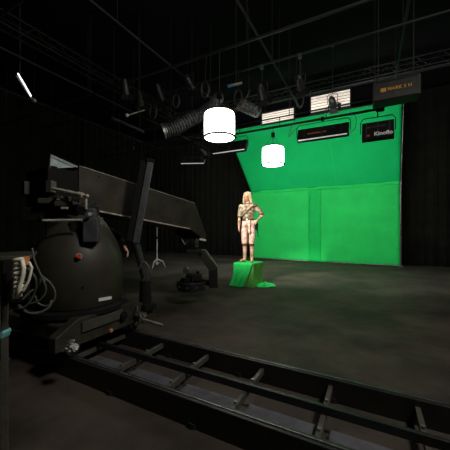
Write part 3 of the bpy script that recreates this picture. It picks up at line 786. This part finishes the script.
# draped cloth: lies on the lid, falls over the front, flares at the bottom left
def drp(u, v):
    x = -s/2-.012 + (s*.99)*u
    if v < .42:
        t = v/.42
        return bl(x, s/2-.02 - (s+.0)*t, H+.018 + .004*math.sin(x*30))
    t = (v-.42)/.58
    z = H+.012 - (H+.008)*t
    fl = t**1.6
    wv = .028*math.sin(u*17+1+t*2)*t**.7 + .012*math.sin(u*34)*t
    fl2 = max(0, t-.45)**1.3*1.6
    xo = x - fl2*.09*(1-u) - .20*t*u**1.5
    yo = -s/2-.018 - fl2*.12 - wv*.6 - .01*t
    if u > .8: z += (u-.8)*.5*t*.3
    return bl(xo, yo - (.02 if t>0 else 0), max(z, .012+.01*abs(math.sin(u*20))))
dc_ = MB().grid(drp, 60, 50).build('green_cloth', M['g_drape'], smooth=180, solid=.006, seat=bl(0,-s/2,0))
tag(dc_, 'bright green cloth draped over the box top and flaring out at its front foot', 'cloth', 'loose green cloths')
def trail(u, v):
    a = u*2*PI; r = v
    edge = 1+.12*math.sin(3*a)+.08*math.sin(7*a+1)
    cxy = bl(s/2+.13, .10, 0)
    p = cxy + ux*(.24*r*edge*math.cos(a)) + uy*(.27*r*edge*math.sin(a))
    z = .010 + .085*(1-r)**.8*(.6+.4*math.sin(a*3+r*6)) + .018*abs(math.sin(a*5+r*9))*(1-r*.5)
    return Vector((p.x, p.y, z))
tcl = MB().grid(trail, 48, 14).build('green_cloth', M['g_drape'], smooth=180, solid=.006, seat=bl(s/2+.13,.10,0))
tag(tcl, 'bright green cloth bunched flat on the floor right of the box', 'cloth', 'loose green cloths')

# ---------------------------------------------------------------- people
def hand(mb, wrist, d, palm_n, k=1.0, curl=.35, side=1):
    """wrist point, direction of the hand, palm normal; five separate fingers"""
    d = d.normalized(); pn = (palm_n - d*palm_n.dot(d)).normalized(); sv = d.cross(pn)*side
    R = Matrix((sv, pn, d)).transposed()
    mb.ball(wrist+d*.045*k, (.040*k,.016*k,.050*k), 12, R)
    mb.cap(wrist-d*.01, .024*k, wrist+d*.03*k, .024*k, 10)
    for i, (o_, ln) in enumerate(((-.030,.068),(-.010,.078),(.010,.073),(.028,.058))):
        b = wrist + d*.080*k + sv*o_*k
        d1 = (d + pn*curl*.5 + sv*o_*2.2).normalized(); m_ = b + d1*ln*.52*k
        d2 = (d + pn*curl*1.6 + sv*o_).normalized(); e = m_ + d2*ln*.48*k
        mb.cap(b-d*.02*k, .0095*k, m_, .0085*k, 8); mb.cap(m_, .0085*k, e, .0072*k, 8)
    b = wrist + d*.025*k - sv*.028*k
    m_ = b + (d*.7 - sv*.75 + pn*.25).normalized()*.04*k
    e = m_ + (d*.95 - sv*.25 + pn*.35).normalized()*.034*k
    mb.cap(b, .013*k, m_, .0105*k, 8); mb.cap(m_, .0105*k, e, .0085*k, 8)

def figure_body(mb, J, female=True):
    # torso
    c = J['pelvis']
    mb.loft([(c+Vector((0,0,-.09)),.10,.08),(c+Vector((0,0,-.04)),.155,.105),(c+Vector((0,0,.03)),.16,.108),(J['waist'],.118,.088),
             (J['chest'],.150,.108),(J['chest']+Vector((0,0,.10)),.160,.098),(J['neckb']+Vector((0,0,-.04)),.10,.07),(J['neckb'],.055,.055)], 24)
    for s_ in 'RL':
        mb.cap(J['sh'+s_], .048, J['el'+s_], .036); mb.cap(J['el'+s_], .036, J['wr'+s_], .023)
        mb.cap(J['hip'+s_], .082, J['kn'+s_], .052); mb.cap(J['kn'+s_]+Vector((0,.005,0)), .050, J['calf'+s_], .054)
        mb.cap(J['calf'+s_], .054, J['an'+s_], .034)
        mb.cap(J['an'+s_]-Vector((0,0,.02)), .036, J['toe'+s_], .026)
        mb.cap(J['sh'+s_], .048, J['neckb']+Vector((0,0,-.03)), .045)
    h = J['head']
    mb.cap(J['neckb']-Vector((0,0,.03)), .052, h-Vector((0,0,.06)), .048)
def head(mb, h, R):
    def q(v): return h + R@Vector(v)
    mb.ball(q((0,.012,.030)), (.074,.092,.085), 20, R)       # skull
    mb.ball(q((0,-.020,-.030)), (.056,.064,.078), 20, R)      # face
    mb.ball(q((0,-.058,-.085)), (.026,.024,.022), 12, R)      # chin
    mb.cap(q((0,-.084,.012)), .008, q((0,-.101,-.022)), .012, 10)  # nose
    mb.ball(q((0,-.086,-.052)), (.020,.008,.007), 10, R)      # lips
    mb.ball(q((0,-.080,.028)), (.045,.012,.010), 12, R)       # brow
    for s_ in (-1,1):
        mb.ball(q((s_*.074,.010,-.005)), (.009,.018,.030), 10, R)  # ears
        mb.ball(q((s_*.034,-.070,-.025)), (.018,.014,.016), 10, R)

def V(*a): return Vector(a)
# --- costumed figure on the box (local: faces -y, its left is +x)
fx = W(.60, 7.03); rzf = YAW - math.radians(20)
fig = thing('person', (fx.x, fx.y, H+.022), 'person in tan costume with long blonde hair standing on the green box, hand on hip', 'person', rz=rzf)
TM = chain(fig)
J = dict(pelvis=V(0,0,.98), waist=V(-.005,0,1.14), chest=V(-.01,-.01,1.28), neckb=V(-.02,.0,1.475), head=V(-.03,-.015,1.645),
  shR=V(-.185,.0,1.41), elR=V(-.245,.01,1.13), wrR=V(-.235,-.06,.90),
  shL=V(.165,.0,1.415), elL=V(.355,.09,1.20), wrL=V(.215,-.03,1.04),
  hipR=V(-.085,0,.93), knR=V(-.10,-.02,.50), calfR=V(-.10,.01,.36), anR=V(-.105,.02,.09), toeR=V(-.165,-.125,.028),
  hipL=V(.085,0,.93), knL=V(.085,-.015,.50), calfL=V(.085,.015,.36), anL=V(.085,.02,.09), toeL=V(.11,-.12,.028))
def xf(mb): mb.bm.transform(TM); return mb
Rhd = Matrix.Rotation(math.radians(-8),3,'Z') @ Matrix.Rotation(math.radians(8),3,'X')
mb = MB(); figure_body(mb, J); head(mb, J['head'], Rhd)
hand(mb, J['wrR'], (J['wrR']-J['elR']), V(1,0,0), 1.0, .45, 1)
hand(mb, J['wrL'], V(-.75,-.35,-.45), V(-.3,.6,-.3), 1.0, .5, -1)
body = xf(mb).build('body', M['skin'], fig, remesh=.008)
def hq(v): return J['head'] + Rhd@Vector(v)
e = MB()
for s_ in (-1,1): e.ball(hq((s_*.031,-.086,.006)), (.013,.008,.007), 10, Rhd)
xf(e).build('eyes', M['eye'], fig, smooth=180)
xf(MB().ball(hq((0,-.094,-.056)), (.022,.008,.008), 10, Rhd)).build('mouth', M['lip'], fig, smooth=180)
# face make-up layer: darker tan mask of the face
fm = MB().ball(hq((0,-.023,-.030)), (.061,.068,.083), 20, Rhd).ball(hq((0,-.014,.020)), (.066,.076,.075), 20, Rhd).ball(hq((0,-.060,-.085)), (.029,.027,.025), 12, Rhd)
fm.cap(hq((0,-.088,.012)), .010, hq((0,-.106,-.022)), .0135, 10).ball(hq((0,-.084,.028)), (.048,.014,.012), 12, Rhd)
xf(fm).build('face_paint', M['face'], fig, remesh=.006)
hr = MB()
hr.ball(hq((0,.042,.052)), (.104,.100,.092), 20, Rhd)
for (x,y,z,r1,x2,y2,z2,r2) in ((-.07,.0,.03,.042,-.095,-.02,-.13,.030),(.075,.0,.03,.042,.110,-.01,-.13,.042),(.04,.06,.0,.06,.05,.06,-.17,.045),(-.04,.06,.0,.055,-.04,.06,-.16,.04),
                               (.098,-.01,-.13,.032,.11,.0,-.20,.018),(-.085,-.02,-.13,.024,-.08,-.01,-.19,.012),(-.05,-.035,.10,.026,-.088,-.03,.0,.018),(.05,-.035,.10,.026,.092,-.03,.0,.020)):
    hr.cap(hq((x,y,z)), r1, hq((x2,y2,z2)), r2)
rr = random.Random(2)
for k in range(14):
    a = rr.uniform(-.2, PI+.2); x = .095*math.cos(a); y = .03+.07*math.sin(a)
    hr.cap(hq((x*.9,y,.02)), .018, hq((x*1.15+rr.uniform(-.01,.01),y,-.14-rr.uniform(0,.06))), .009, 8)
xf(hr).build('hair', M['hair'], fig, remesh=.008)
# shirt: torso, collar, puffed sleeves to the elbow
sh = MB()
sh.loft([(J['waist']+V(0,0,-.05),.140,.108),(J['waist'],.136,.105),(J['chest'],.176,.130),(J['chest']+V(0,0,.09),.178,.118),(J['neckb']+V(0,0,-.05),.12,.092),(J['neckb']+V(0,0,-.005),.072,.068)], 24)
for s_ in 'RL':
    m_ = J['sh'+s_].lerp(J['el'+s_], .85)
    sh.cap(J['sh'+s_], .066, J['sh'+s_].lerp(J['el'+s_],.5), .070); sh.cap(J['sh'+s_].lerp(J['el'+s_],.5), .070, m_, .058)
    sh.cap(J['sh'+s_], .064, J['neckb']+V(0,0,-.05), .055)
xf(sh).build('shirt', M['shirt'], fig, remesh=.010)
for s_ in 'RL':
    a = J['sh'+s_].lerp(J['el'+s_], .86); b = J['sh'+s_].lerp(J['el'+s_], .96)
    xf(MB().cyl(a, b, .062, .056, 16)).build('sleeve_band', M['leather'], fig, smooth=40)
    a = J['el'+s_].lerp(J['wr'+s_], .35); b = J['el'+s_].lerp(J['wr'+s_], .92)
    xf(MB().cyl(a, b, .040, .031, 16)).build('bracer', M['boot'], fig, smooth=40)
    p = J['sh'+s_]
    xf(MB().ball(p+V(0,0,.0), (.078,.075,.065), 14)).build('shoulder_pad', M['leather'] if s_=='L' else M['shirt'], fig, smooth=180)
# collar and crossed straps
xf(MB().loft([(J['neckb']+V(0,0,-.03),.085,.078),(J['neckb']+V(0,0,.02),.068,.064)], 20)).build('collar', M['leather'], fig, smooth=60)
xf(MB().tube([V(.14,-.095,1.42), V(.05,-.145,1.33), V(-.04,-.142,1.24), V(-.13,-.09,1.15)], .014, 8)).build('chest_strap', M['leather'], fig, smooth=60)
vest = MB().loft([(J['waist']+V(0,-.004,-.03),.146,.113),(J['waist']+V(0,-.004,.04),.150,.118),(J['chest']+V(0,-.004,-.02),.172,.134)], 24)
xf(vest).build('bodice', M['shirt'], fig, smooth=60)
xf(MB().loft([(J['waist']+V(0,0,-.095),.158,.122),(J['waist']+V(0,0,-.045),.152,.118)], 28)).build('belt', M['leather'], fig, smooth=60)
xf(MB().box(J['waist']+V(-.01,-.12,-.07), (.05,.02,.05), bev=.005)).build('buckle', M['steel'], fig)
tz = MB()
tz.loft([(J['pelvis']+V(0,0,-.07),.13,.10),(J['pelvis']+V(0,0,-.03),.172,.125),(J['pelvis']+V(0,0,.04),.175,.125),(J['waist']+V(0,0,-.06),.145,.110)], 24)
for s_ in 'RL':
    sg = -1 if s_=='R' else 1
    mid = J['hip'+s_].lerp(J['kn'+s_], .55)+V(sg*.012,0,0)
    tz.cap(J['hip'+s_], .092, mid, .086); tz.cap(mid, .086, J['kn'+s_]+V(0,0,.0), .076)
    tz.cap(J['kn'+s_], .076, J['kn'+s_]+V(0,0,-.035), .064)
xf(tz).build('breeches', M['trouser'], fig, remesh=.010)
for s_ in 'RL':
    k_ = J['kn'+s_]
    xf(MB().cyl(k_+V(0,0,-.075), k_+V(0,0,-.035), .064, .072, 18)).build('knee_band', M['leather'], fig, smooth=40)
    b = MB(); an = J['an'+s_]; to = J['toe'+s_]
    b.cap(an+V(0,.0,.09), .050, an+V(0,0,-.03), .044); b.cap(an+V(0,0,-.045), .043, to+V(0,0,.006), .034); b.ball(an+V(0,.02,-.05), (.04,.045,.038), 12)
    bo = xf(b).build('boot', M['boot'], fig, remesh=.008)
    xf(MB().prism([an+V(-.04,.06,-.088), an+V(.04,.06,-.088), V(to.x+.038,to.y-.03,.002), V(to.x-.038,to.y-.03,.002)], (0,0,.016))).build('sole', M['leather'], bo)
    lc = MB()
    for q_ in range(4):
        z = .19+q_*.075
        c_ = V(k_.x, .012, z)
        lc.tube([c_+V(.055*math.cos(a_*PI/8), .055*math.sin(a_*PI/8), .016*math.sin(a_*PI/8)*(1 if q_%2 else -1)) for a_ in range(17)], .0035, 6)
    xf(lc).build('shin_lacing', M['leather'], fig)
# sash tails and pouch
xf(MB().prism([V(.02,-.135,1.06), V(.07,-.13,1.06), V(.085,-.14,.76), V(.035,-.14,.74)], (0,-.012,0))).build('sash_tail', M['trouser'], fig)
xf(MB().box(V(.195,.02,.90), (.075,.10,.17), Matrix.Rotation(.15,3,'Y'), .02)).build('pouch', M['tee'], fig)
xf(MB().cap(V(.19,.07,1.04), .014, V(.225,.10,.66), .011)).build('dagger_sheath', M['tee'], fig, smooth=60)

# --- operator in black behind the drum, only a forearm in view
of = 4.75
op = W((98-225)/F*of, of); rzo = YAW + math.radians(-5)
opr = thing('person', (op.x, op.y, 0), 'person in black clothes standing behind the drum, bare forearm and hand showing', 'person', rz=rzo)
TM = chain(opr)
fw = chain(opr).inverted()
el = fw @ P(121.0,239,4.62); wr = fw @ P(126.6,250.5,4.40)
J2 = dict(pelvis=V(0,0,.95), waist=V(0,0,1.10), chest=V(0,-.01,1.27), neckb=V(0,0,1.46), head=V(0,-.02,1.61),
  shR=V(-.185,0,1.39), elR=V(-.23,.05,1.12), wrR=V(-.18,-.13,.98),
  shL=V(.195,0,1.40), elL=el, wrL=wr,
  hipR=V(-.09,0,.90), knR=V(-.11,-.02,.49), calfR=V(-.11,.01,.36), anR=V(-.12,.02,.09), toeR=V(-.14,-.14,.03),
  hipL=V(.09,0,.90), knL=V(.11,-.02,.49), calfL=V(.11,.01,.36), anL=V(.12,.02,.09), toeL=V(.14,-.14,.03))
mb = MB(); figure_body(mb, J2); RI = Matrix.Rotation(.3,3,'X'); head(mb, J2['head'], RI)
hand(mb, wr, (wr-el), V(-1,0,.2), 1.0, .6, 1)
hand(mb, J2['wrR'], J2['wrR']-J2['elR'], V(1,0,0), 1.0, .5, -1)
xf(mb).build('body', M['skin2'], opr, remesh=.008)
hr = MB().ball(J2['head']+RI@V(0,.03,.045), (.084,.095,.078), 18, RI).ball(J2['head']+RI@V(0,.06,-.02), (.07,.055,.07), 16, RI)
xf(hr).build('hair', M['hair2'], opr, smooth=180)
e = MB()
for s_ in (-1,1): e.ball(J2['head']+RI@V(s_*.031,-.080,.006), (.013,.008,.007), 10, RI)
xf(e).build('eyes', M['eye'], opr, smooth=180)
tee = MB().loft([(J2['pelvis']+V(0,0,-.05),.185,.130),(J2['waist'],.165,.120),(J2['chest'],.180,.130),(J2['chest']+V(0,0,.09),.185,.120),(J2['neckb']+V(0,0,-.05),.12,.09),(J2['neckb']+V(0,0,-.0),.07,.066)], 24)
for s_ in 'RL':
    tee.cap(J2['sh'+s_], .068, J2['sh'+s_].lerp(J2['el'+s_], .88), .058); tee.cap(J2['sh'+s_], .064, J2['neckb']+V(0,0,-.05), .055)
xf(tee).build('tee_shirt', M['tee'], opr, remesh=.010)
tz = MB().loft([(J2['pelvis']+V(0,0,-.12),.14,.11),(J2['pelvis']+V(0,0,-.05),.175,.122),(J2['pelvis']+V(0,0,.08),.160,.115)], 24)
for s_ in 'RL':
    tz.cap(J2['hip'+s_], .096, J2['kn'+s_], .070); tz.cap(J2['kn'+s_], .070, J2['an'+s_]+V(0,0,-.01), .058)
xf(tz).build('trousers', M['tee'], opr, remesh=.010)
for s_ in 'RL':
    an = J2['an'+s_]; to = J2['toe'+s_]
    b = MB().cap(an+V(0,0,-.045), .046, to+V(0,0,.008), .038); b.ball(an+V(0,.03,-.05), (.045,.05,.04), 12)
    xf(b).build('shoe', M['black'], opr, remesh=.008)

# ---------------------------------------------------------------- lamps
def area(name, loc, aim, size, power, col=(1,1,1), parent=None, spread=None, sy=None):
    l = bpy.data.lights.new(name, 'AREA'); l.energy = power; l.color = col; l.size = size
    if sy: l.shape = 'RECTANGLE'; l.size_y = sy
    if spread: l.spread = spread
    o = bpy.data.objects.new(name, l); COL.objects.link(o)
    o.location = loc; d = Vector(aim)-Vector(loc); o.rotation_euler = d.to_track_quat('-Z','Y').to_euler()
    return o
def spot(name, loc, aim, power, ang, col=(1,1,1), blend=.8, rad=.1):
    l = bpy.data.lights.new(name, 'SPOT'); l.energy = power; l.color = col; l.spot_size = math.radians(ang); l.spot_blend = blend; l.shadow_soft_size = rad
    o = bpy.data.objects.new(name, l); COL.objects.link(o)
    o.location = loc; d = Vector(aim)-Vector(loc); o.rotation_euler = d.to_track_quat('-Z','Y').to_euler()
    return o
def flood(loc, aim, power, size, label, col=(1,1,1)):  # unseen fill lamps with housings, added to brighten crane and floor
    loc = Vector(loc); d = (Vector(aim)-loc).normalized()
    o = thing('added_fill', loc, label, 'studio light', 'added fill lamps out of view')
    R = d.to_track_quat('-Z','Y').to_matrix()
    MB().box(loc-d*.10, (size+.06,size+.06,.16), R, .02).build('housing', M['blackm'], o)
    MB().cyl(loc-d*.12, (loc.x,loc.y,ZC), .014, n=8).build('hanger', M['pipe'], o)
    area('added_fill_lamp', loc+d*.02, aim, size, power, col)
flood((2.6,1.2,5.6), (-2.6,2.6,1.0), 175, .8, 'added fill lamp out of view above the camera position', (1,.95,.86))
flood((3.6,6.2,6.0), (-2.6,6.6,.8), 22, .8, 'added fill lamp out of view over the right side of the studio', (1,.97,.93))
ks = W(-2.5,2.6,5.2); kd = (W(.6,7.0,1.5)-ks).normalized()  # key spot and its housing are added out of view to brighten the figure
par(ks-kd*.17, W(.6,7.0,1.5), 'added unseen key lamp aimed at the costumed figure from above the crane', 1.0, ZC)
spot('added_key_spot', ks+kd*.01, W(.6,7.0,1.7), 2900, 24, (1,.95,.88), .7, .08)

w = bpy.data.worlds.new('studio_dark'); S.world = w; w.use_nodes = True
w.node_tree.nodes['Background'].inputs['Color'].default_value = (.5,.5,.5,1)
w.node_tree.nodes['Background'].inputs['Strength'].default_value = .01

# ---------------------------------------------------------------- camera
cd = bpy.data.cameras.new('camera'); cam = bpy.data.objects.new('camera', cd); COL.objects.link(cam)
cd.sensor_width = 36; cd.sensor_fit = 'HORIZONTAL'; cd.lens = F/450*36; cd.shift_y = 3/450; cd.clip_start = .05
cam.location = (0,0,EYE); cam.rotation_euler = (PI/2, 0, YAW)
S.camera = cam
S.view_settings.view_transform = 'Standard'; S.view_settings.look = 'None'
S.view_settings.exposure = 0; S.view_settings.gamma = 1
